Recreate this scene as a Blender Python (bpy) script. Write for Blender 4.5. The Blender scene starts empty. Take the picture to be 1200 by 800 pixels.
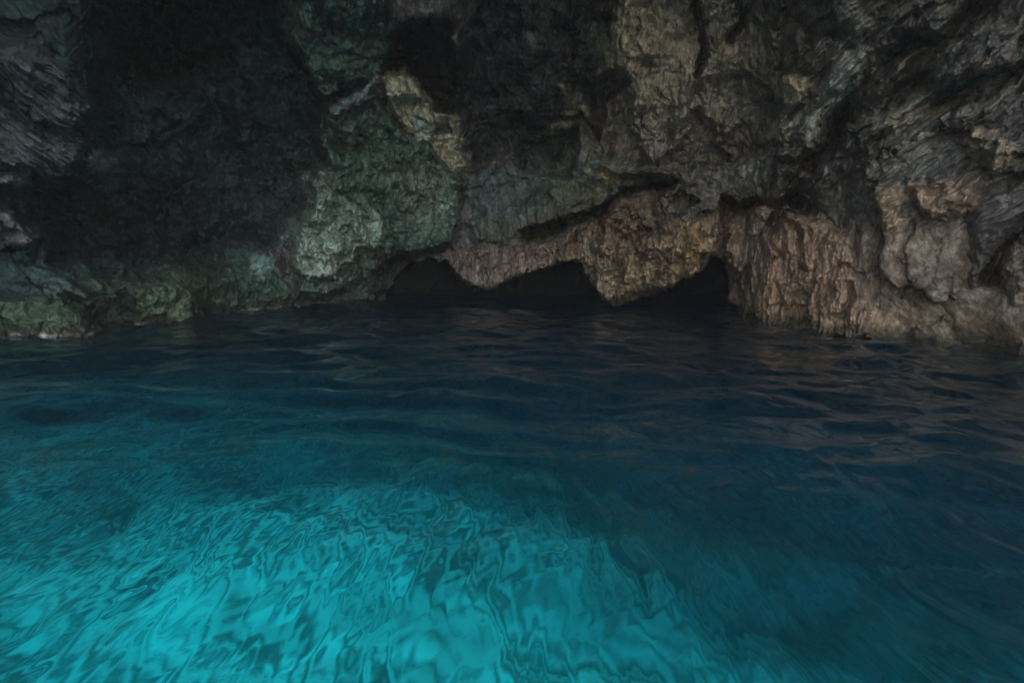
import bpy, math
import numpy as np
from mathutils import Vector

f32 = np.float32
rng = np.random.default_rng(7)
scene = bpy.context.scene
C = scene.collection
FP = 667.0            # focal length in pixels of a 1200 px wide frame (20 mm lens)
PITCH = math.radians(8.1)
CAM_H = 2.0

# ---------------------------------------------------------------- noise
PERM = np.concatenate([rng.permutation(256)] * 2).astype(np.int32)
G = rng.normal(size=(256, 3)); G /= np.linalg.norm(G, axis=1)[:, None]; G = G.astype(f32)
RV = rng.random((256, 3)).astype(f32)

def hsh(i, j, k):
    return PERM[(PERM[(PERM[i & 255] + j) & 255] + k) & 255]

def perlin(x, y, z):
    xi, yi, zi = np.floor(x).astype(np.int32), np.floor(y).astype(np.int32), np.floor(z).astype(np.int32)
    xf, yf, zf = (x - xi).astype(f32), (y - yi).astype(f32), (z - zi).astype(f32)
    u, v, w = [t * t * t * (t * (t * 6 - 15) + 10) for t in (xf, yf, zf)]
    def g(a, b, c):
        q = G[hsh(xi + a, yi + b, zi + c)]
        return q[..., 0] * (xf - a) + q[..., 1] * (yf - b) + q[..., 2] * (zf - c)
    L = lambda a, b, t: a + (b - a) * t
    r = L(L(L(g(0, 0, 0), g(1, 0, 0), u), L(g(0, 1, 0), g(1, 1, 0), u), v),
          L(L(g(0, 0, 1), g(1, 0, 1), u), L(g(0, 1, 1), g(1, 1, 1), u), v), w)
    return r * 1.5

def fbm(x, y, z, octs=4, gain=0.5, ridged=False):
    s, a, t = 0, 1.0, 0
    for o in range(octs):
        n = perlin(x + 17.3 * o, y - 9.1 * o, z + 5.7 * o)
        if ridged: n = 1 - 2 * np.abs(n)
        s = s + a * n; t += a; a *= gain
        x, y, z = x * 2.03, y * 2.03, z * 2.03
    return s / t

def facets(x, y, z):
    """blocky rock: each cell is a randomly tilted plane; returns tilt height and F2-F1 crack distance"""
    xi, yi, zi = np.floor(x).astype(np.int32), np.floor(y).astype(np.int32), np.floor(z).astype(np.int32)
    best = np.full(x.shape, 9e9, f32); sec = best.copy(); val = np.zeros(x.shape, f32)
    for a in (-1, 0, 1):
        for b in (-1, 0, 1):
            for c in (-1, 0, 1):
                h = hsh(xi + a, yi + b, zi + c)
                r = RV[h]
                dx, dy, dz = x - xi - a - r[:, 0], y - yi - b - r[:, 1], z - zi - c - r[:, 2]
                d = np.sqrt(dx * dx + dy * dy + dz * dz).astype(f32)
                q = G[(h * 7 + 3) & 255]
                v = q[:, 0] * dx + q[:, 1] * dy + q[:, 2] * dz + (r[:, 0] - .5) * .7
                m = d < best
                sec = np.where(m, best, np.minimum(sec, d)); val = np.where(m, v, val); best = np.where(m, d, best)
    return val, sec - best

def sstep(a, b, x):
    t = np.clip((x - a) / (b - a), 0, 1)
    return t * t * (3 - 2 * t)

# ---------------------------------------------------------------- directions
def to_ae(px, py):
    """a direction given as photo pixels -> azimuth, elevation, in units of FP per radian"""
    px, py = np.asarray(px, float), np.asarray(py, float)
    X = px - 600; Z = 400 - py
    y = FP * math.cos(PITCH) + Z * math.sin(PITCH)
    z = -FP * math.sin(PITCH) + Z * math.cos(PITCH)
    return np.arctan2(X, y) * FP, np.arctan2(z, np.hypot(X, y)) * FP

def poly_sd(A, B, pts):
    """signed distance (negative inside) from feature points to a polygon given in photo pixels"""
    pts = np.asarray(pts, float)
    pa, pb = to_ae(pts[:, 0], pts[:, 1])
    m = (A > pa.min() - 40) & (A < pa.max() + 40) & (B > pb.min() - 40) & (B < pb.max() + 40)
    out = np.full(A.shape, 99.0, f32)
    a, b = A[m], B[m]
    d = np.full(a.shape, 1e9, f32); ins = np.zeros(a.shape, bool)
    n = len(pa)
    for i in range(n):
        x0, y0, x1, y1 = pa[i], pb[i], pa[(i + 1) % n], pb[(i + 1) % n]
        ex, ey = x1 - x0, y1 - y0
        t = np.clip(((a - x0) * ex + (b - y0) * ey) / (ex * ex + ey * ey + 1e-9), 0, 1)
        d = np.minimum(d, (a - x0 - t * ex) ** 2 + (b - y0 - t * ey) ** 2)
        c = ((y0 > b) != (y1 > b))
        with np.errstate(divide='ignore', invalid='ignore'):
            ins ^= c & (a < (x1 - x0) * (b - y0) / (y1 - y0 + 1e-12) + x0)
    d = np.sqrt(d)
    out[m] = np.where(ins, -d, d)
    return out

def line_d(A, B, pts):
    pts = np.asarray(pts, float)
    pa, pb = to_ae(pts[:, 0], pts[:, 1])
    d = np.full(A.shape, 1e9, f32)
    for i in range(len(pa) - 1):
        x0, y0, x1, y1 = pa[i], pb[i], pa[i + 1], pb[i + 1]
        ex, ey = x1 - x0, y1 - y0
        t = np.clip(((A - x0) * ex + (B - y0) * ey) / (ex * ex + ey * ey + 1e-9), 0, 1)
        d = np.minimum(d, (A - x0 - t * ex) ** 2 + (B - y0 - t * ey) ** 2)
    return np.sqrt(d)

# ---------------------------------------------------------------- the rock relief
NU, NV = 1500, 520
az_d = np.linspace(-46, 46, NU)
az = np.radians(np.concatenate([np.linspace(-130, -46.4, 120), az_d, np.linspace(46.4, 112, 90)]))
# waterline of the rock: photo x, y -> range
WX = [-500, -200, 0, 60, 110, 125, 200, 300, 400, 446, 462, 560, 600, 700, 800, 852, 866, 900, 1000, 1100, 1200, 1400, 1700]
WY = [420, 402, 393, 391, 389, 381, 377, 362, 356, 352, 342, 341, 341, 340, 341, 343, 366, 373, 386, 396, 404, 420, 440]
wa, wb = to_ae(WX, WY)
w_rng = CAM_H / np.tan(-wb / FP)
rho_w = np.interp(az * FP, wa, w_rng)
out = np.abs(az) > math.radians(60)
rho_w = np.where(az < -math.radians(50), np.interp(az, np.radians([-130, -85, -50]), [11, 12, np.interp(-math.radians(50) * FP, wa, w_rng)]), rho_w)
rho_w = np.where(az > math.radians(50), np.interp(az, np.radians([50, 85, 112]), [np.interp(math.radians(50) * FP, wa, w_rng), 11, 11]), rho_w)
EL_T = math.radians(29)
front = np.interp(az * FP, wa, CAM_H / np.tan(-np.interp(wa, [wa[0]] + list(to_ae([0, 110, 300, 400, 446, 600, 720, 860, 900, 1000, 1200], [393, 389, 362, 356, 353, 353, 357, 362, 375, 391, 414])[0]) + [wa[-1]],
        [wb[0]] + list(to_ae([0, 110, 300, 400, 446, 600, 720, 860, 900, 1000, 1200], [393, 389, 362, 356, 353, 353, 357, 362, 375, 391, 414])[1]) + [wb[-1]]) / FP))
front = np.where(np.abs(az) > math.radians(50), rho_w, front)
el_b = np.arctan((-0.45 - CAM_H) / front)
t = np.linspace(0, 1, NV)
rows = [el_b + tt * (EL_T - el_b) for tt in t]
rows += [np.full(az.shape, math.radians(e)) for e in np.linspace(29.4, 89.5, 90)]
EL = np.array(rows)                                   # (rows, cols)
AZ = np.broadcast_to(az, EL.shape)
shape = EL.shape
A0 = (AZ * FP).astype(f32).ravel(); B0 = (EL * FP).astype(f32).ravel()
zz = np.zeros_like(A0)
# ragged outlines
wA = fbm(A0 / 46, B0 / 46, zz, 5, .55); wB = fbm(A0 / 46 + 40, B0 / 46 + 9, zz + 3, 5, .55)
wA2 = fbm(A0 / 11, B0 / 11, zz + 90, 4, .6); wB2 = fbm(A0 / 11, B0 / 11, zz + 95, 4, .6)
A = A0 + 15 * wA + 5 * wA2; B = B0 + 15 * wB + 5 * wB2

rw = np.broadcast_to(rho_w, shape).ravel().astype(f32)
el = B0 / FP
# base: a dome over the chamber, in the middle taken on a smooth front line so that it bridges the dark gap
fr = np.broadcast_to(front, shape).ravel().astype(f32)
HD = 11.5
te = np.tan(np.clip(el, 0, math.radians(89.6)))
D = 1 / np.sqrt(1 / fr ** 2 + te ** 2 / HD ** 2)
# slight leaning forward above the waterline on the left, bulge on the right
# the low dark openings
openings = [(446, 430), (450, 350), (455, 340), (463, 326), (478, 312), (500, 303), (518, 305), (530, 318), (540, 328), (556, 338), (572, 340),
            (588, 332), (600, 326), (612, 322), (640, 316), (662, 306), (678, 306), (690, 330), (706, 348), (722, 360), (745, 353), (790, 336),
            (822, 316), (840, 300), (849, 304), (852, 330), (854, 352), (862, 364), (866, 430)]
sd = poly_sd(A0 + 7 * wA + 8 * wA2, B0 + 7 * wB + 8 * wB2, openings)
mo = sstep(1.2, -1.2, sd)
back = np.where(rw > fr + 2, rw, fr + 12) 
D = D * (1 - mo) + (back - 1.5 * np.clip(te, 0, 1) * 10) * mo

def add(pts, delta, soft=5, warp=1.0):
    """push (+ away, - towards the sea) a rock region by delta metres"""
    global D
    a, b = (A, B) if warp else (A0, B0)
    D = D + delta * (1 + .9 * wB) * sstep(soft * 1.2, -soft * 1.2, poly_sd(a, b, pts)) * (1 - mo)
def gully(pts, delta, w):
    global D
    D = D + 1.25 * delta * np.exp(-(line_d(A, B, pts) / w) ** 2) * (1 - mo)

# ---- left side
add([(118, -60), (330, -60), (340, 60), (360, 110), (375, 150), (365, 200), (330, 260), (270, 310), (130, 320), (60, 300), (30, 230), (100, 200), (128, 120)], 3.0, 18)
add([(130, -60), (270, -60), (262, 70), (200, 110), (138, 108)], 2.2, 18)
add([(30, 212), (260, 215), (270, 300), (200, 318), (60, 305)], 1.2, 18)
add([(-60, 60), (40, 55), (80, 85), (112, 120), (118, 190), (60, 205), (-60, 190)], -1.6, 6)
add([(106, 192), (112, 178), (128, 182), (146, 194), (125, 196)], -.9, 3)
add([(-40, 240), (8, 246), (26, 268), (31, 292), (12, 296), (-40, 296)], -1.8, 4)
add([(-40, 205), (30, 205), (34, 216), (-40, 228)], -1.2, 4)
add([(40, 315), (78, 318), (84, 336), (110, 352), (60, 352), (20, 330)], -1.0, 6)
add([(-40, 348), (60, 348), (92, 364), (112, 382), (112, 400), (-40, 400)], -1.6, 6)
add([(110, 345), (148, 345), (160, 372), (150, 384), (112, 384)], 1.2, 4)
add([(150, 335), (210, 322), (240, 330), (238, 372), (160, 380)], -1.1, 7)
add([(262, 285), (300, 276), (330, 300), (325, 330), (345, 345), (340, 362), (250, 366), (255, 320)], -1.3, 8)
add([(292, 320), (312, 318), (318, 330), (298, 336)], -.7, 4)
# ---- green block in the middle left
add([(328, -60), (450, -60), (462, 60), (440, 96), (400, 104), (388, 112), (370, 108), (345, 60)], -2.6, 5)
add([(374, 128), (436, 98), (470, 150), (510, 178), (545, 210), (528, 285), (470, 300), (430, 330), (345, 352), (344, 282), (372, 200)], -2.6, 6)
add([(362, 205), (376, 204), (400, 232), (440, 250), (452, 275), (436, 300), (400, 312), (372, 330), (345, 318), (344, 276), (360, 255), (368, 225)], -1.2, 4)
add([(350, 322), (452, 305), (448, 330), (440, 352), (350, 360)], -.4, 4)
add([(384, 136), (400, 150), (404, 156), (400, 190), (386, 176)], 1.3, 3)
add([(400, 118), (436, 98), (440, 104), (420, 122), (396, 132)], -.6, 3)
add([(440, 92), (460, 84), (488, 92), (505, 118), (506, 128), (522, 128), (536, 140), (542, 172), (562, 196), (530, 200), (515, 192), (506, 172), (490, 165), (470, 140), (452, 112)], -1.5, 3)
add([(486, 138), (510, 140), (512, 164), (500, 172), (482, 152)], -.5, 3)
add([(508, 170), (522, 166), (525, 184), (515, 192)], -.4, 2)
add([(508, 126), (524, 130), (532, 160), (514, 160)], .5, 2)
add([(452, 50), (480, 28), (522, 34), (535, 100), (520, 124), (505, 118), (488, 90), (458, 80)], 2.0, 6)
gully([(345, 60), (358, 100), (372, 112), (384, 130)], 1.5, 7)
# ---- centre
add([(540, -60), (735, -60), (720, 20), (700, 110), (690, 160), (600, 180), (560, 190), (545, 130)], 1.8, 12)
add([(610, 98), (628, 130), (655, 108), (678, 112), (700, 150), (700, 168), (640, 180)], .5, 6)
add([(600, 138), (672, 140), (676, 190), (668, 206), (610, 200)], 2.0, 5)
add([(696, 96), (732, 84), (738, 98), (706, 120), (700, 160), (688, 130)], 1.8, 4)
add([(728, 40), (742, 30), (790, 60), (822, 85), (800, 180), (760, 200), (735, 130)], -1.2, 8)
add([(600, 160), (664, 140), (676, 150), (668, 156), (604, 170)], -1.0, 3)
gully([(819, -10), (822, 45), (818, 80), (814, 86)], 1.2, 3.5)
gully([(872, -10), (870, 20), (856, 45)], .8, 4)
add([(822, -60), (940, -60), (905, 90), (880, 130), (850, 165), (815, 120), (822, 40)], -.8, 6)
# ---- ledges over the hanging rock
add([(545, 262), (640, 222), (716, 196), (716, 222), (712, 240), (660, 262), (630, 268), (560, 300)], -.9, 5)
add([(700, 196), (790, 200), (850, 190), (940, 172), (946, 205), (915, 232), (880, 236), (815, 250), (778, 266), (768, 245), (792, 214)], -1.5, 4)
add([(612, 268), (632, 262), (660, 258), (690, 244), (712, 234), (715, 240), (704, 254), (668, 264), (640, 278), (612, 282)], 3.6, 2.5, 1)
gully([(706, 242), (730, 228), (752, 222), (790, 216)], 1.5, 3)
# ---- the hanging rock
curtain = [(560, 290), (610, 284), (645, 280), (672, 268), (706, 256), (726, 232), (760, 224), (790, 220), (770, 262), (800, 256), (850, 242), (862, 262),
           (850, 304), (840, 304), (822, 320), (790, 340), (745, 358), (722, 364), (704, 352), (688, 332), (676, 310), (660, 310), (640, 320), (606, 326), (592, 334), (574, 342), (556, 340), (540, 330), (530, 318)]
add(curtain, -1.2, 6, 0)
add([(690, 258), (730, 236), (768, 262), (850, 250), (848, 300), (800, 332), (722, 362), (700, 340), (684, 300)], -2.4, 16, 0)
add([(530, 290), (560, 285), (566, 330), (560, 342), (545, 332)], -.7, 7)
add([(660, 285), (690, 290), (700, 300), (696, 320), (680, 308), (664, 306)], -.5, 5)
gully([(758, 265), (757, 300), (755, 330)], .35, 2.5)
# ---- right side
buttress = [(850, 262), (880, 248), (920, 240), (950, 262), (985, 280), (1006, 320), (1014, 360), (1040, 400), (860, 400), (862, 350)]
add(buttress, -1.0, 6)
add([(926, 226), (946, 224), (958, 236), (952, 252), (940, 250), (932, 240)], 2.2, 3)
gully([(850, 258), (880, 240), (912, 236), (935, 226), (950, 215)], 1.0, 5)
gully([(846, 236), (851, 262), (849, 296)], 1.3, 7)
gully([(955, 240), (975, 268), (1000, 300), (1010, 350)], .22, 4)
gully([(896, 262), (915, 245), (930, 270), (938, 318)], .5, 3)
gully([(995, 330), (993, 350), (985, 370)], .6, 4)
add([(925, 345), (936, 338), (946, 350), (948, 372), (928, 372)], .7, 3)
gully([(900, 262), (940, 205), (968, 175), (990, 120), (1040, 70), (1075, 40)], 1.6, 10)
gully([(985, 150), (1020, 130), (1060, 105), (1110, 50), (1160, 0), (1200, -40)], 1.8, 13)
gully([(1240, 60), (1190, 95), (1120, 110), (1060, 130)], 1.0, 9)
add([(930, 190), (1000, 120), (1010, 60), (975, 75), (945, 130), (905, 165)], -.9, 5)
add([(1075, 92), (1110, 55), (1130, 40), (1190, 40), (1180, 80), (1120, 98), (1090, 96)], -1.0, 6)
add([(1000, 160), (1060, 108), (1095, 112), (1070, 140), (1010, 168)], -.8, 5)
add([(903, 96), (925, 86), (940, 96), (938, 118), (920, 124), (905, 112)], -.6, 3)
add([(1026, 220), (1050, 220), (1062, 238), (1048, 262), (1028, 276)], -.45, 3)
add([(1064, 216), (1110, 212), (1150, 200), (1165, 160), (1180, 158), (1178, 186), (1150, 215), (1135, 252), (1092, 252), (1070, 238)], -.7, 4)
add([(1138, 160), (1150, 152), (1180, 158), (1180, 180), (1160, 198), (1144, 184)], -.6, 4)
gully([(1060, 216), (1086, 218), (1100, 222)], .4, 4)
gully([(1066, 262), (1058, 300), (1062, 345)], .18, 3)
gully([(1140, 245), (1132, 290), (1134, 335)], .3, 5)
gully([(1215, 245), (1180, 290), (1160, 330)], .8, 6)
add([(1180, 300), (1240, 290), (1240, 350), (1190, 345)], -.7, 8)
add([(1040, 250), (1120, 258), (1140, 320), (1120, 350), (1040, 345), (1012, 300)], -.3, 16)
# undercut and tide notch along the waterline
te2 = np.tan(el) * D + CAM_H
D = D + .35 * np.exp(-((te2 - .25) / .3) ** 2) * (1 - mo)

dx, dy = np.sin(AZ.ravel()).astype(f32), np.cos(AZ.ravel()).astype(f32)
X0, Y0 = dx * D, dy * D; Z0 = CAM_H + D * np.tan(el)
# directional weathering: weights of flow directions
def W(pts, soft=25): return sstep(soft, -soft, poly_sd(A0, B0, pts))
w_vert = np.clip(W([(520, 235), (860, 235), (1020, 260), (1040, 410), (520, 410)], 20) + W([(600, -80), (900, -80), (880, 150), (780, 210), (620, 200)], 25), 0, 1)
w_up = W([(860, 220), (930, 60), (960, -80), (1300, -80), (1300, 330), (1100, 260), (960, 240)], 25)
w_dn = W([(-100, 40), (60, 40), (150, 200), (60, 220), (-100, 210)], 15)
def streak(theta, lu, lv, seed):
    c, s = math.cos(theta), math.sin(theta)
    u = A0 * c + B0 * s; v = -A0 * s + B0 * c
    u = u + 8 * wA; v = v + 8 * wB
    return fbm(u / lu, v / lv, zz + seed, 4, .6, True)
s_vert = streak(math.radians(88), 55, 9, 11)
s_up = streak(math.radians(38), 75, 13, 23)
s_dn = streak(math.radians(-36), 80, 6.5, 31)
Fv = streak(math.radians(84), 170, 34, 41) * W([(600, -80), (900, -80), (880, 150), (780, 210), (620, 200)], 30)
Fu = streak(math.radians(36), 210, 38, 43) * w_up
Fl = streak(math.radians(96), 150, 46, 47) * W([(330, -80), (600, -80), (600, 260), (340, 330)], 30)
S = s_vert * w_vert + s_up * w_up * (1 - w_vert) + s_dn * w_dn
f1, c1 = facets(X0 / 3.2 + .3 * wA, Y0 / 3.2, Z0 / 2.4 + .3 * wB)
f2, c2 = facets(X0 / 1.0 + .4 * wB, Y0 / 1.0, Z0 / 1.5 + .4 * wA)
f3, c3 = facets(X0 / .36 + .5 * wB, Y0 / .36, Z0 / .6 + .5 * wA)
n1 = fbm(X0 / 2.6, Y0 / 2.6, Z0 / 2.2, 6, .52)
n2 = fbm(X0 / .9 + 5, Y0 / .9, Z0 / .8, 5, .6, True)
sc = np.clip(D / 22, .3, 1.0)
wcur = W([(560, 270), (700, 240), (860, 240), (856, 300), (722, 372), (560, 350)], 10)
calm = W([(1005, 270), (1400, 262), (1400, 420), (1030, 392)], 25)
rough = (1 - .45 * calm - .25 * w_vert) * np.clip(.45 + 1.7 * fbm(A0 / 70 + 3, B0 / 70, zz + 150, 3), .10, 1.15)
disp = .85 * f1 + (.42 * f2 + .15 * f3) * rough - .35 * s_vert * wcur - .35 * streak(math.radians(80), 120, 22, 61) * wcur + .85 * n1 - .30 * n2 * rough - .34 * S - .35 * s_dn * w_dn - 1.15 * Fu - .65 * Fv - .6 * Fl + .07 * np.exp(-c1 / .05) + .02 * np.exp(-c2 / .06)
gapk = 1 - .8 * mo
D2 = D + disp * sc * gapk
sh = .10 * sc
X = dx * D2 + sh * fbm(X0 * 1.3, Y0 * 1.3, Z0 * 1.3, 4)
Y = dy * D2
Z = CAM_H + D2 * np.tan(np.clip(el, None, math.radians(89.5))) + sh * 1.6 * fbm(X0 * 1.1 + 9, Y0 * 1.1, Z0 * 1.1, 4)
Z = np.where(el > 1.3, np.minimum(Z, 13 + n1), Z)

# ---------------------------------------------------------------- rock colours (dark, algae and mineral patches, with bounce light and shade of hollows painted in)
col = np.empty((A0.size, 3), f32); col[:] = (.060, .058, .058)
m2A = fbm(A0 / 22 + 7, B0 / 22, zz + 60, 4, .6)
m2B = fbm(A0 / 22 + 70, B0 / 22, zz + 80, 4, .6)
Ac, Bc = A + 13 * m2A, B + 13 * m2B
def paint(pts, rgb, soft=5, k=1.0):
    m = (sstep(soft, -soft, poly_sd(Ac, Bc, pts)) * k)[:, None]
    col[:] = col * (1 - m) + np.array(rgb, f32) * m
paint([(-900, -400), (330, -400), (350, 60), (375, 120), (372, 200), (340, 275), (270, 340), (-900, 460)], (.018, .034, .034), 12)  # teal of the water-bounce light put into the stone colour
paint([(128, -400), (275, -400), (265, 80), (200, 105), (136, 108)], (.012, .015, .016), 22)  # darker tint over the upper recess
paint([(30, 214), (258, 218), (266, 300), (200, 312), (70, 308), (36, 260)], (.012, .017, .018), 22)  # darker tint over the lower recess
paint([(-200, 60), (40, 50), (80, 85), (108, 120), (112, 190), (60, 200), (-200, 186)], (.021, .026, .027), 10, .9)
paint([(106, 192), (112, 178), (128, 182), (146, 194), (125, 196)], (.13, .15, .15), 3)
paint([(-60, 240), (8, 246), (26, 268), (31, 292), (12, 296), (-60, 296)], (.11, .105, .11), 4)
paint([(-60, 205), (30, 205), (34, 213), (-60, 224)], (.10, .12, .12), 4)
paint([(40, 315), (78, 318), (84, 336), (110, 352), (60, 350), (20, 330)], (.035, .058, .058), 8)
paint([(90, 330), (160, 318), (260, 300), (330, 322), (345, 350), (320, 370), (110, 392), (0, 395), (-100, 395), (-100, 350), (60, 350)], (.024, .044, .030), 10)
paint([(-100, 360), (60, 362), (88, 372), (80, 380), (-100, 388)], (.036, .060, .034), 8)
paint([(150, 342), (210, 330), (236, 338), (230, 366), (165, 376)], (.042, .062, .036), 10)
paint([(60, 378), (108, 382), (112, 400), (60, 400)], (.10, .10, .075), 5)
paint([(268, 300), (310, 300), (322, 330), (300, 350), (262, 340)], (.034, .066, .052), 10)
paint([(290, 300), (322, 302), (330, 316), (308, 322), (292, 316)], (.085, .14, .12), 4)
paint([(328, -60), (450, -60), (470, 70), (440, 96), (400, 104), (385, 110), (370, 106), (345, 60)], (.038, .064, .054), 6)  # green slab and face below: water-bounce light put into the colour
paint([(330, -20), (350, 10), (378, 90), (372, 104), (345, 62)], (.052, .090, .066), 5)
paint([(374, 128), (436, 98), (470, 150), (510, 178), (545, 210), (528, 285), (470, 300), (430, 345), (345, 352), (344, 282), (372, 200)], (.042, .067, .053), 8)
paint([(400, 118), (436, 98), (442, 104), (420, 122), (396, 130)], (.09, .125, .125), 4)
paint([(360, 205), (378, 204), (400, 232), (440, 250), (452, 275), (436, 300), (400, 312), (372, 330), (343, 322), (338, 276), (352, 255), (362, 225)], (.115, .15, .125), 8)
paint([(340, 280), (400, 285), (420, 300), (400, 312), (372, 322), (343, 316)], (.15, .19, .16), 6)
paint([(450, 205), (545, 195), (560, 230), (520, 262), (470, 262)], (.080, .105, .088), 10)
paint([(372, 334), (450, 312), (460, 330), (440, 352), (370, 360)], (.072, .095, .085), 8)
paint([(440, 92), (460, 84), (488, 92), (505, 118), (506, 128), (522, 128), (536, 140), (542, 172), (562, 196), (530, 202), (515, 194), (506, 172), (490, 165), (470, 140), (452, 112)], (.40, .38, .28), 3)
paint([(486, 138), (510, 140), (512, 164), (500, 172), (482, 152)], (.18, .22, .19), 3)
paint([(508, 170), (522, 166), (525, 186), (515, 192)], (.34, .31, .25), 2)
paint([(524, 130), (532, 134), (540, 160), (534, 164)], (.30, .27, .21), 2)
paint([(508, 130), (522, 133), (530, 158), (516, 162), (508, 150)], (.06, .065, .05), 2)
paint([(384, 138), (392, 138), (405, 150), (402, 154)], (.16, .17, .14), 2)
paint([(452, 50), (480, 26), (530, 20), (560, 120), (555, 180), (540, 135), (520, 124), (505, 118), (488, 90), (458, 80)], (.014, .015, .014), 5)  # shade of the hollow put into the colour
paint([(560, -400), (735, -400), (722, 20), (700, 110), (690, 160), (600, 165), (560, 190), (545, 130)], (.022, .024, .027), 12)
paint([(600, 155), (664, 138), (678, 150), (668, 158), (604, 170)], (.10, .105, .08), 4)
paint([(612, 38), (626, 44), (630, 62), (622, 64)], (.10, .12, .12), 3)
paint([(656, 98), (672, 105), (690, 135), (684, 140), (664, 128)], (.12, .12, .10), 4)
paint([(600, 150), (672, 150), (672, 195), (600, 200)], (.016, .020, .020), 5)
paint([(700, 30), (722, 40), (724, 55), (706, 60), (692, 50)], (.055, .080, .060), 7)
paint([(722, -20), (790, 10), (822, 60), (820, 120), (800, 190), (745, 200), (725, 140), (720, 60)], (.100, .098, .088), 12)
paint([(800, -400), (925, -400), (912, 40), (900, 120), (870, 190), (805, 180), (822, 60)], (.105, .098, .094), 12)
paint([(550, 200), (620, 195), (700, 180), (780, 195), (770, 216), (700, 235), (560, 270)], (.055, .070, .070), 10)
paint([(634, 222), (660, 214), (716, 206), (700, 236), (660, 252), (636, 240)], (.066, .075, .058), 8)
paint([(745, 150), (800, 165), (880, 185), (940, 172), (946, 205), (915, 232), (880, 236), (815, 250), (778, 266), (768, 245), (792, 214), (740, 200)], (.095, .094, .098), 9)
paint([(700, 200), (722, 196), (730, 214), (712, 220)], (.20, .18, .13), 3)
paint([(925, -400), (1700, -400), (1700, 250), (1150, 240), (1060, 215), (960, 230), (900, 210), (930, 120)], (.050, .047, .048), 14)
paint([(940, 130), (978, 75), (1015, 60), (1000, 110), (968, 140), (950, 165)], (.10, .105, .11), 5)
paint([(1075, 92), (1112, 55), (1130, 46), (1124, 70), (1108, 96)], (.115, .115, .115), 5)
paint([(1000, 155), (1030, 130), (1060, 108), (1095, 112), (1070, 140), (1010, 165)], (.12, .115, .105), 5)
paint([(903, 96), (925, 86), (942, 96), (938, 118), (920, 124), (905, 112)], (.19, .175, .135), 4)
paint([(900, 135), (935, 130), (925, 160), (900, 165)], (.11, .115, .11), 5)
paint([(990, 165), (1110, 135), (1130, 190), (1080, 210), (1010, 200)], (.068, .066, .066), 9)
paint([(1138, 160), (1150, 152), (1180, 158), (1180, 180), (1160, 198), (1144, 184)], (.20, .165, .135), 4)
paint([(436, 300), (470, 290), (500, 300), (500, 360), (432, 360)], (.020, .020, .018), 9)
paint([(520, 286), (610, 284), (645, 278), (672, 268), (706, 256), (726, 232), (760, 224), (790, 222), (780, 262), (860, 240), (900, 420), (520, 420)], (.105, .084, .068), 5)
paint([(540, 262), (600, 255), (610, 282), (560, 292)], (.055, .062, .050), 5)
paint([(660, 290), (700, 285), (720, 340), (700, 350), (680, 310)], (.16, .15, .125), 6)
paint([(800, 262), (838, 255), (830, 290), (800, 325), (788, 320)], (.24, .19, .12), 6)
paint([(730, 285), (762, 280), (765, 330), (735, 345)], (.17, .145, .105), 8)
paint([(700, 244), (722, 240), (712, 272), (696, 268)], (.060, .035, .028), 3)
paint([(755, 220), (792, 212), (794, 222), (760, 228)], (.045, .022, .015), 3)
paint([(664, 280), (680, 278), (684, 294), (668, 298)], (.13, .08, .055), 4)
paint([(848, 262), (880, 248), (920, 240), (950, 250), (985, 272), (1008, 320), (1030, 400), (850, 400)], (.185, .136, .104), 12)
paint([(850, 255), (900, 245), (908, 300), (880, 340), (852, 350)], (.135, .11, .095), 14)
paint([(860, 348), (1000, 350), (1030, 400), (860, 400)], (.18, .135, .095), 8)
paint([(1008, 265), (1400, 250), (1400, 470), (1030, 400), (1000, 310)], (.145, .118, .100), 16)
paint([(1000, 362), (1100, 368), (1400, 372), (1400, 470), (1020, 400)], (.18, .14, .105), 12)
paint([(1120, 240), (1400, 200), (1400, 280), (1180, 290), (1140, 330)], (.040, .039, .040), 10)
paint([(1026, 220), (1050, 220), (1062, 238), (1048, 262), (1028, 276)], (.30, .225, .17), 3)
paint([(1064, 218), (1100, 216), (1140, 205), (1146, 240), (1130, 252), (1092, 252), (1070, 238)], (.23, .175, .138), 4)
paint([(1084, 226), (1102, 230), (1106, 248), (1090, 250)], (.30, .225, .17), 3)
paint([(1066, 212), (1110, 214), (1104, 224), (1070, 222)], (.11, .08, .066), 4)
# dark algae right at the waterline, mineral crust just above it
zw = Z
dk = (sstep(.42, .12, zw + .22 * m2A) * .8 * (1 - mo))[:, None]
col[:] = col * (1 - dk) + np.array((.020, .020, .015), f32) * dk
fo = (np.exp(-((zw - .06 - .05 * m2B) / .05) ** 2) * sstep(.0, .25, m2A) * sstep(-100, -160, A0) * (1 - mo))[:, None]
col[:] = col * (1 - fo) + np.array((.13, .15, .13), f32) * fo
# veins and mottling of the stone, with light and shade of the folds painted in
mot_shade = np.exp(.75 * m2A + .35 * n1 + .42 * S + .55 * Fu + .4 * Fv + .35 * Fl + 1.0 * s_dn * w_dn + .25 * f3 + .45 * n2)
col *= np.clip(mot_shade, .25, 3.0)[:, None]
hue = m2B[:, None] * np.array((.06, 0, -.05), f32)
col *= np.exp(hue)
crk = (1 - .25 * np.exp(-c2 / .035) - .4 * np.exp(-c1 / .02))[:, None]
col *= np.clip(crk, .3, 1)
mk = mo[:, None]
col[:] = col * (1 - mk) + np.array((.008, .009, .010), f32) * mk  # openings blackened in the colour to deepen their shade
col[:] *= (1.28 - .30 * sstep(-120, -330, A0))[:, None] * np.exp(np.array((.16, 0, -.24), f32)[None] * sstep(-60, 120, A0)[:, None])  # left darkened, right warmed: uneven light put into the colour
col *= np.minimum(1, .38 / col.max(1))[:, None]
col = np.clip(col, .008, .38)

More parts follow.
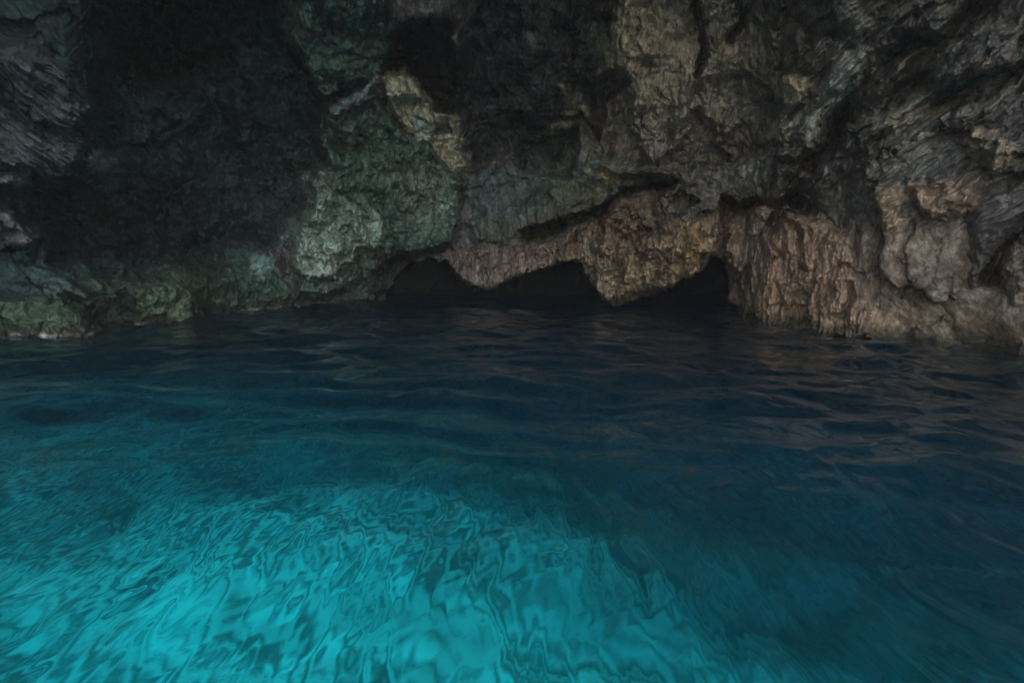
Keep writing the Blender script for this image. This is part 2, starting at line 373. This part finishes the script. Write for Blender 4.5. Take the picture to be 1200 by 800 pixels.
# ---------------------------------------------------------------- underwater skirt of the wall
nr, nc = shape
P = np.stack([X, Y, Z], 1).reshape(nr, nc, 3)
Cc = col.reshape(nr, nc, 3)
sk = []; skc = []
base_row = P[0]
for k, zc in enumerate(np.linspace(.05, 1, 16)):
    q = base_row.copy(); zc = q[:, 2] * (1 - zc) - 14 * zc
    n = fbm(q[:, 0] / 2.2, q[:, 1] / 2.2, zc / 1.6, 4)
    s = 1 + (.02 * np.clip(-zc - .3, 0, 99) ** .8 + .03 * n * np.clip(-zc - .4, 0, 1))
    q[:, 0] *= s; q[:, 1] *= s; q[:, 2] = zc
    sk.append(q); skc.append(np.full((nc, 3), .10, f32) * np.array((.7, .85, .75), f32))
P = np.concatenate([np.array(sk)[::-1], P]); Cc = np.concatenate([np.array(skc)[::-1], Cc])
nsk = len(sk); nr = P.shape[0]

# ---------------------------------------------------------------- materials
def new_mat(name):
    m = bpy.data.materials.new(name); m.use_nodes = True
    nt = m.node_tree; nt.nodes.clear()
    return m, nt, nt.nodes, nt.links

def rock_material():
    m, nt, N, L = new_mat('cave_rock')
    o = N.new('ShaderNodeOutputMaterial'); b = N.new('ShaderNodeBsdfPrincipled')
    a = N.new('ShaderNodeAttribute'); a.attribute_name = 'stone'
    g = N.new('ShaderNodeNewGeometry')
    def noise(scale, det, rough=.6, dist=0.0, vec=None):
        n = N.new('ShaderNodeTexNoise'); n.inputs['Scale'].default_value = scale; n.inputs['Detail'].default_value = det
        n.inputs['Roughness'].default_value = rough; n.inputs['Distortion'].default_value = dist
        L.new(vec or g.outputs['Position'], n.inputs['Vector']); return n
    mp = N.new('ShaderNodeMapping'); mp.inputs['Scale'].default_value = (1, 1, .6); L.new(g.outputs['Position'], mp.inputs['Vector'])
    n1 = noise(1.6, 8, .68, .4); n2 = noise(7, 6, .7, .2, mp.outputs[0]); n3 = noise(26, 4, .7)
    def ramp(src, lo, hi, a0, a1):
        r = N.new('ShaderNodeMapRange'); r.inputs[1].default_value = lo; r.inputs[2].default_value = hi
        r.inputs[3].default_value = a0; r.inputs[4].default_value = a1; L.new(src, r.inputs[0]); return r.outputs[0]
    def mul(x, y):
        k = N.new('ShaderNodeMath'); k.operation = 'MULTIPLY'
        for i, s in enumerate((x, y)):
            if isinstance(s, (int, float)): k.inputs[i].default_value = s
            else: L.new(s, k.inputs[i])
        return k.outputs[0]
    v = mul(mul(ramp(n1.outputs[0], .3, .7, .65, 1.35), ramp(n2.outputs[0], .36, .64, .55, 1.45)), ramp(n3.outputs[0], .35, .65, .7, 1.3))
    mx = N.new('ShaderNodeVectorMath'); mx.operation = 'SCALE'
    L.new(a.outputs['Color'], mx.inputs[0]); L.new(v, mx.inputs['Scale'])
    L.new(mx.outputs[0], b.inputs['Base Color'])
    b.inputs['Roughness'].default_value = .78; b.inputs['Specular IOR Level'].default_value = .3
    vo = N.new('ShaderNodeTexVoronoi'); vo.feature = 'DISTANCE_TO_EDGE'; vo.inputs['Scale'].default_value = 3.0
    wv = N.new('ShaderNodeVectorMath'); wv.operation = 'ADD'; nn = noise(2.0, 4, .6)
    L.new(g.outputs['Position'], wv.inputs[0]); L.new(nn.outputs['Color'], wv.inputs[1]); L.new(wv.outputs[0], vo.inputs['Vector'])
    ed = ramp(vo.outputs[0], 0, .06, -.08, 0)
    h = N.new('ShaderNodeMath'); h.operation = 'MULTIPLY_ADD'; L.new(n2.outputs[0], h.inputs[0]); h.inputs[1].default_value = .6; L.new(ed, h.inputs[2])
    h2 = N.new('ShaderNodeMath'); h2.operation = 'MULTIPLY_ADD'; L.new(n3.outputs[0], h2.inputs[0]); h2.inputs[1].default_value = .10; L.new(h.outputs[0], h2.inputs[2])
    h3 = N.new('ShaderNodeMath'); h3.operation = 'MULTIPLY_ADD'; L.new(n1.outputs[0], h3.inputs[0]); h3.inputs[1].default_value = 1.5; L.new(h2.outputs[0], h3.inputs[2])
    bp = N.new('ShaderNodeBump'); bp.inputs['Strength'].default_value = .24; bp.inputs['Distance'].default_value = .38
    L.new(h3.outputs[0], bp.inputs['Height']); L.new(bp.outputs[0], b.inputs['Normal'])
    L.new(b.outputs[0], o.inputs[0])
    return m

def water_material():
    m, nt, N, L = new_mat('sea_water')
    o = N.new('ShaderNodeOutputMaterial'); b = N.new('ShaderNodeBsdfGlass')
    b.inputs['Color'].default_value = (1, 1, 1, 1); b.inputs['Roughness'].default_value = 0.0; b.inputs['IOR'].default_value = 1.333
    g = N.new('ShaderNodeNewGeometry')
    mp = N.new('ShaderNodeMapping'); mp.inputs['Rotation'].default_value = (0, 0, math.radians(4)); mp.inputs['Scale'].default_value = (1, .35, 1)
    L.new(g.outputs['Position'], mp.inputs['Vector'])
    n = N.new('ShaderNodeTexNoise'); n.inputs['Scale'].default_value = 2.6; n.inputs['Detail'].default_value = 3; n.inputs['Roughness'].default_value = .5
    L.new(mp.outputs[0], n.inputs['Vector'])
    bp = N.new('ShaderNodeBump'); bp.inputs['Strength'].default_value = .5; bp.inputs['Distance'].default_value = .035
    L.new(n.outputs[0], bp.inputs['Height']); L.new(bp.outputs[0], b.inputs['Normal'])
    va = N.new('ShaderNodeVolumeAbsorption'); va.inputs['Color'].default_value = WATER_COL; va.inputs['Density'].default_value = WATER_DEN
    L.new(b.outputs[0], o.inputs['Surface']); vs_ = N.new('ShaderNodeVolumeScatter'); vs_.inputs['Color'].default_value = (.10, .88, .92, 1); vs_.inputs['Density'].default_value = .0072
    ad = N.new('ShaderNodeAddShader'); L.new(va.outputs[0], ad.inputs[0]); L.new(vs_.outputs[0], ad.inputs[1])
    L.new(ad.outputs[0], o.inputs['Volume'])
    return m

def seabed_material():
    m, nt, N, L = new_mat('seabed')
    o = N.new('ShaderNodeOutputMaterial'); b = N.new('ShaderNodeBsdfPrincipled')
    a = N.new('ShaderNodeAttribute'); a.attribute_name = 'stone'
    L.new(a.outputs['Color'], b.inputs['Base Color']); b.inputs['Roughness'].default_value = .9
    L.new(b.outputs[0], o.inputs[0]); return m

WATER_COL = (.0, .868, .936, 1); WATER_DEN = .55
M_rock, M_water, M_bed = rock_material(), water_material(), seabed_material()

# ---------------------------------------------------------------- meshes
def mesh_from(name, V, F, mat, colors=None, smooth=True):
    me = bpy.data.meshes.new(name)
    me.vertices.add(len(V)); me.vertices.foreach_set('co', V.astype(f32).ravel())
    me.loops.add(F.size); me.loops.foreach_set('vertex_index', F.astype(np.int32).ravel())
    me.polygons.add(len(F)); me.polygons.foreach_set('loop_start', np.arange(0, F.size, F.shape[1], dtype=np.int32))
    me.update(calc_edges=True)
    me.polygons.foreach_set('use_smooth', np.full(len(F), smooth))
    if colors is not None:
        at = me.attributes.new('stone', 'FLOAT_COLOR', 'POINT')
        at.data.foreach_set('color', np.concatenate([colors, np.ones((len(V), 1), f32)], 1).astype(f32).ravel())
    me.materials.append(mat)
    o = bpy.data.objects.new(name, me); C.objects.link(o)
    return o

def grid_faces(nr, nc, flip=False):
    i = np.arange((nr - 1) * nc).reshape(nr - 1, nc)[:, :-1].ravel()
    F = np.stack([i, i + 1, i + nc + 1, i + nc], 1)
    return F[:, ::-1] if flip else F

Fall = grid_faces(nr, nc, flip=True)
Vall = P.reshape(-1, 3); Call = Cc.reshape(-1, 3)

# split the relief into the cave wall and the rock bodies that stand out from it
vid = np.zeros((nr, nc), np.int32)
def body(idx, pts, warp=0):
    sdv = poly_sd(A0 + 5 * wA, B0 + 5 * wB, pts).reshape(shape)
    v = vid[nsk:]; v[(sdv < 0) & (mo.reshape(shape) < .5)] = idx
body(1, curtain)
body(2, [(846, 262), (880, 246), (920, 240), (950, 258), (985, 278), (1008, 320), (1016, 360), (1046, 430), (852, 430), (858, 350)])
body(3, [(-400, 346), (60, 346), (92, 360), (114, 380), (114, 430), (-400, 430)])
body(4, [(150, 335), (210, 322), (242, 330), (240, 420), (158, 420)])
body(5, [(360, 203), (378, 203), (400, 231), (440, 249), (453, 275), (437, 300), (400, 313), (372, 331), (344, 320), (342, 276), (358, 255), (366, 225)])
body(6, [(440, 92), (460, 83), (488, 91), (506, 118), (506, 127), (522, 127), (537, 140), (543, 172), (563, 196), (530, 201), (515, 193), (506, 173), (490, 166), (470, 141), (452, 113)])
body(7, [(328, -400), (452, -400), (464, 60), (440, 96), (400, 105), (388, 113), (368, 109), (344, 62)])
body(8, [(-400, 56), (40, 52), (80, 84), (113, 120), (119, 192), (60, 206), (-400, 192)])
fid = vid.ravel()[Fall[:, 0]]
def emit(idx, name):
    F = Fall[fid == idx]
    used, inv = np.unique(F, return_inverse=True)
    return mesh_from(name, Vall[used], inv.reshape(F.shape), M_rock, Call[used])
wall = emit(0, 'cave_wall'); wall['kind'] = 'structure'; wall['label'] = 'dark rugged limestone wall and roof of the sea cave'
names = {1: ('hanging_rock', 'hanging rock', 'grey brown pointed rock curtain hanging over the water between two dark openings'),
         2: ('rock_buttress', 'rock buttress', 'tan brown fluted rock buttress rising from the water beside the right dark opening'),
         3: ('shore_ledge', 'rock ledge', 'low mossy green rock ledge with a blunt wet tip at the left waterline'),
         4: ('shore_boulder', 'boulder', 'rounded olive green boulder in the waterline to the right of the mossy ledge'),
         5: ('rock_outcrop', 'rock outcrop', 'pale teal knobbly outcrop above the waterline under the green rock face'),
         6: ('rock_ridge', 'rock ridge', 'cream coloured cracked ridge slanting down the middle of the cave wall'),
         7: ('rock_slab', 'rock slab', 'green tinted slab hanging from the roof above the cream ridge'),
         8: ('rock_shelf', 'rock shelf', 'grey finely streaked rock shelf slanting down at the left edge of the cave wall')}
for k, (nm, cat, lab) in names.items():
    o = emit(k, nm); o['label'] = lab; o['category'] = cat

# ---------------------------------------------------------------- seabed
def seabed_z(x, y):
    r = np.hypot(x, y)
    edge = x + .6 * (y - 5) - 1.9 + .03 * np.clip(-x, 0, 30) ** 1.5 + 1.0 * fbm(x / 3, y / 3, x * 0 + 4, 3)       # > 0: to the right of the sand tongue, which also paints the reach of the glow
    d = 3.2 + .16 * np.clip(y - 3, 0, 40) + 2.2 * sstep(-1.0, 7.0, edge)+ 2.0 * sstep(9, 26, y)
    d = d + .5 * fbm(x / 4, y / 4, x * 0, 4) + .12 * fbm(x / .9, y / .9, x * 0 + 2, 3)
    return -np.clip(d, 2.2, 13), edge
s = np.concatenate([-np.geomspace(140, 14, 30), np.linspace(-13.8, 14, 420), np.geomspace(14.3, 60, 30)])
sy = np.concatenate([-np.geomspace(140, 6, 30), np.linspace(-5.8, 22, 420), np.geomspace(22.4, 60, 30)])
gx, gy = np.meshgrid(s, sy)
xs, ys = gx.ravel().astype(f32), gy.ravel().astype(f32)
zs, edge = seabed_z(xs, ys)
blot = fbm(xs / 1.3, ys / 1.3, zs * 0 + 8, 4, .55)
cob, cc = facets(xs / .5 + .3 * blot, ys / .5, zs * 0 + .5)
sand_glow = sstep(2.6, -2.6, edge + 1.8 * blot) * (.35 + .65 * sstep(30, 8, ys)); sand_glow = np.maximum(sand_glow, .22 + .35 * sstep(10, 15, ys))  # pale sand and darker bed beyond also paint the outline of the glow
rip = np.sin((xs * .9 + ys * .45 + .55 * fbm(xs / 1.1, ys / 1.1, zs * 0 + 22, 4)) * 2 * np.pi / .26)
zs = zs + .02 * rip * (edge < 2)
trough_dark = np.exp(-((xs + 2.4 + .8 * blot) / 2.9) ** 2 - ((ys - 10.2 - 1.2 * fbm(xs / 2, ys / 2, zs * 0 + 71, 3)) / 1.5) ** 2)  # dark bed patch painted to stand for the dark wave troughs
sand_glow = sand_glow * (1 - .8 * trough_dark)
pat = sstep(-.40, .40, .38 * rip + blot + .6 * fbm(xs / 3.5, ys / 3.5, zs * 0 + 51, 2) + .25 * fbm(xs / .35, ys / .35, zs * 0 + 1, 3))
sand = np.array((.72, .70, .58), f32); rock = np.array((.09, .10, .09), f32)
bc = rock[None] + (sand - rock)[None] * (sand_glow * (.15 + .85 * pat))[:, None]
glow_tone = .66 + .22 * np.exp(-((xs - 1.0) / 1.3) ** 2 - ((ys - 5.4) / 1.2) ** 2) + .42 * np.exp(-((xs + 3.0) / 1.9) ** 2 - ((ys - 6.3) / 2.2) ** 2) - .04 * sstep(-2.5, -6.5, xs + 1.5 * fbm(xs / 3, ys / 3, zs * 0 + 31, 3))  # bright pools of the glow painted into the sand
bc = bc * glow_tone[:, None]
bc = bc * np.clip(1 + .35 * (cob * (1 - sand_glow * .5)), .4, 1.6)[:, None]
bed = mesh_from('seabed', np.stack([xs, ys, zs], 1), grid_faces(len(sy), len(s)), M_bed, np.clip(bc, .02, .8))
bed['kind'] = 'structure'; bed['label'] = 'pale sandy seabed with dark rocks and painted glow under the water'

# ---------------------------------------------------------------- water
ra = np.concatenate([np.linspace(.0, 1.2, 8)[1:], np.geomspace(1.25, 46, 720), np.geomspace(48, 120, 12)])
aa = np.radians(np.concatenate([np.linspace(-180, -52, 70), np.linspace(-51.5, 51.5, 900), np.linspace(52, 180, 70)[:-1]]))
R_, A_ = np.meshgrid(ra, aa, indexing='ij')
wx, wy = (R_ * np.sin(A_)).ravel().astype(f32), (R_ * np.cos(A_)).ravel().astype(f32)
def waves(x, y):
    z = np.zeros_like(x); r2 = np.random.default_rng(3)
    px = x + .35 * fbm(x / 1.7, y / 1.7, x * 0, 3); py = y + .35 * fbm(x / 1.7 + 9, y / 1.7, x * 0 + 5, 3)
    for k in range(46):
        lam = .13 * 1.09 ** k * r2.uniform(.9, 1.1)
        if lam > 5: lam = r2.uniform(1.2, 4)
        if lam < .9: th = r2.normal() * .30
        elif lam < 1.8: th = math.radians(70) + r2.normal() * .5
        else: th = math.radians(112) + r2.normal() * .35
        kx, ky = 2 * math.pi / lam * math.cos(th), 2 * math.pi / lam * math.sin(th)
        amp = (.0052 if lam < .7 else .0042) * lam ** .9
        if lam < .9: amp = amp * (.25 + .75 * sstep(9, 3.5, np.hypot(x, y)))
        if lam > 1.2: amp = amp * (1 + .9 * sstep(4, 8, np.hypot(x, y)))
        ph = kx * px + ky * py + r2.uniform(0, 6.28)
        z += amp * (np.sin(ph) + .25 * np.cos(2 * ph))
    env = .75 + .7 * fbm(x / 5, y / 5, x * 0 + 12, 2)
    g = np.exp(-((x + 3.2) / 3.4) ** 2 - ((y - 7.2) / 2.0) ** 2)
    u = (py + .16 * px) / 1.25 * 2 * np.pi; v2 = (py * .8 - .6 * px) / .85 * 2 * np.pi
    z += .062 * g * (np.sin(u) + .35 * np.cos(2 * u) + .6 * np.sin(u * .53 + 1)) + .022 * g * np.sin(v2) + .085 * g * (1 - np.sqrt(np.sin(u * .42 + .8 * np.sin(px * .9)) ** 2 + .01))
    far = sstep(4, 7, np.hypot(x, y))
    for k in range(14):
        lam = .42 * 1.09 ** k; th = math.radians(92) + r2.normal() * .45
        z += far * .0062 * lam * np.sin(2 * np.pi / lam * (math.cos(th) * px + math.sin(th) * py) + r2.uniform(0, 6.28))
    chop = fbm(px / .6, py / 1.3, x * 0 + 3, 3, .45, True)
    z = z * env + .020 * chop * np.clip(env, .2, 2) * sstep(2.5, 7, np.hypot(x, y))
    return z
wr = np.hypot(wx, wy)
wz = waves(wx, wy) * sstep(110, 60, wr)
nR, nA = R_.shape
V = np.stack([wx, wy, wz], 1)
i = np.arange((nR - 1) * nA).reshape(nR - 1, nA)
j = np.roll(i, -1, axis=1)
Fq = np.stack([i.ravel(), (i + nA).ravel(), (j + nA).ravel(), j.ravel()], 1)
# centre, outer skirt and bottom close the body of water
n0 = len(V)
ctr = n0; low = np.arange(nA) + n0 + 1; bot = n0 + 1 + nA
Vx = np.concatenate([V, [[0, 0, wz[:nA].mean()]], np.stack([wx[-nA:], wy[-nA:], np.full(nA, -20)], 1), [[0, 0, -20]]])
rim = np.arange(nA) + (nR - 1) * nA
Fs = np.stack([rim, low, np.roll(low, -1), np.roll(rim, -1)], 1)
tri_c = np.stack([np.full(nA, ctr), np.arange(nA), np.roll(np.arange(nA), -1)], 1)
tri_b = np.stack([np.full(nA, bot), np.roll(low, -1), low], 1)
me = bpy.data.meshes.new('water')
nf = np.array([4] * (len(Fq) + len(Fs)) + [3] * (2 * nA), np.int32)
loops = np.concatenate([Fq.ravel(), Fs.ravel(), tri_c.ravel(), tri_b.ravel()]).astype(np.int32)
me.vertices.add(len(Vx)); me.vertices.foreach_set('co', Vx.astype(f32).ravel())
me.loops.add(len(loops)); me.loops.foreach_set('vertex_index', loops)
me.polygons.add(len(nf)); me.polygons.foreach_set('loop_start', np.concatenate([[0], np.cumsum(nf)[:-1]]).astype(np.int32))
me.update(calc_edges=True); me.flip_normals(); me.validate()
me.polygons.foreach_set('use_smooth', np.full(len(me.polygons), True))
me.materials.append(M_water)
wo = bpy.data.objects.new('water', me); C.objects.link(wo)
wo['kind'] = 'structure'; wo['label'] = 'glowing turquoise sea water turning dark blue at the back'
print('water normal z', me.polygons[5000].normal.z, 'wall normal', wall.data.polygons[300000].normal[:])

# ---------------------------------------------------------------- haze added to lift the blacks
def haze_box():
    bx = [(-150, -150, -22), (150, -150, -22), (150, 150, -22), (-150, 150, -22), (-150, -150, 18), (150, -150, 18), (150, 150, 18), (-150, 150, 18)]
    me = bpy.data.meshes.new('haze')
    me.from_pydata(bx, [], [(0, 3, 2, 1), (4, 5, 6, 7), (0, 1, 5, 4), (1, 2, 6, 5), (2, 3, 7, 6), (3, 0, 4, 7)])
    m, nt, N, L = new_mat('lift_haze')
    o = N.new('ShaderNodeOutputMaterial'); v = N.new('ShaderNodeVolumePrincipled')
    v.inputs['Color'].default_value = (.9, .92, .95, 1); v.inputs['Density'].default_value = HAZE
    L.new(v.outputs[0], o.inputs['Volume']); me.materials.append(m)
    ob = bpy.data.objects.new('haze', me); C.objects.link(ob); ob['kind'] = 'stuff'; ob['label'] = 'thin haze added to lift the blacks in the cave'
HAZE = .0005
haze_box()

# ---------------------------------------------------------------- light
SUN_EL, SUN_AZ = math.radians(44), math.radians(160)
w = bpy.data.worlds.new('World'); scene.world = w; w.use_nodes = True
N = w.node_tree.nodes; L = w.node_tree.links; N.clear()
sky = N.new('ShaderNodeTexSky'); sky.sky_type = 'NISHITA'; sky.sun_disc = False
sky.sun_elevation = SUN_EL; sky.sun_rotation = SUN_AZ
bg = N.new('ShaderNodeBackground'); bg.inputs['Strength'].default_value = .15
wo_ = N.new('ShaderNodeOutputWorld'); L.new(sky.outputs[0], bg.inputs[0]); L.new(bg.outputs[0], wo_.inputs[0])
sl = bpy.data.lights.new('sun', 'SUN'); sl.energy = 1.25; sl.angle = math.radians(60); sl.color = (1, .93, .84)
so = bpy.data.objects.new('sun', sl); C.objects.link(so)
sd_ = Vector((math.sin(SUN_AZ) * math.cos(SUN_EL), math.cos(SUN_AZ) * math.cos(SUN_EL), math.sin(SUN_EL)))
so.rotation_euler = sd_.to_track_quat('Z', 'Y').to_euler()
so.location = sd_ * 40

# ---------------------------------------------------------------- camera
cd = bpy.data.cameras.new('camera'); cam = bpy.data.objects.new('camera', cd); C.objects.link(cam)
cam.location = (0, 0, CAM_H); cam.rotation_euler = (math.radians(90) - PITCH, 0, 0)
cd.sensor_width = 36; cd.lens = 36 * FP / 1200; cd.clip_start = .05; cd.clip_end = 2000
scene.camera = cam

vs = scene.view_settings
vs.view_transform = 'Standard'; vs.look = 'None'; vs.gamma = 1; vs.exposure = 2.68; vs.use_curve_mapping = False
cy = scene.cycles
cy.use_denoising = True; cy.max_bounces = 10; cy.diffuse_bounces = 4; cy.glossy_bounces = 4; cy.transmission_bounces = 8
cy.volume_bounces = 2; cy.caustics_reflective = True; cy.caustics_refractive = True; cy.blur_glossy = .6
cy.sample_clamp_indirect = 2.5
cy.use_guiding = True; cy.guiding_training_samples = 128; cy.use_surface_guiding = True
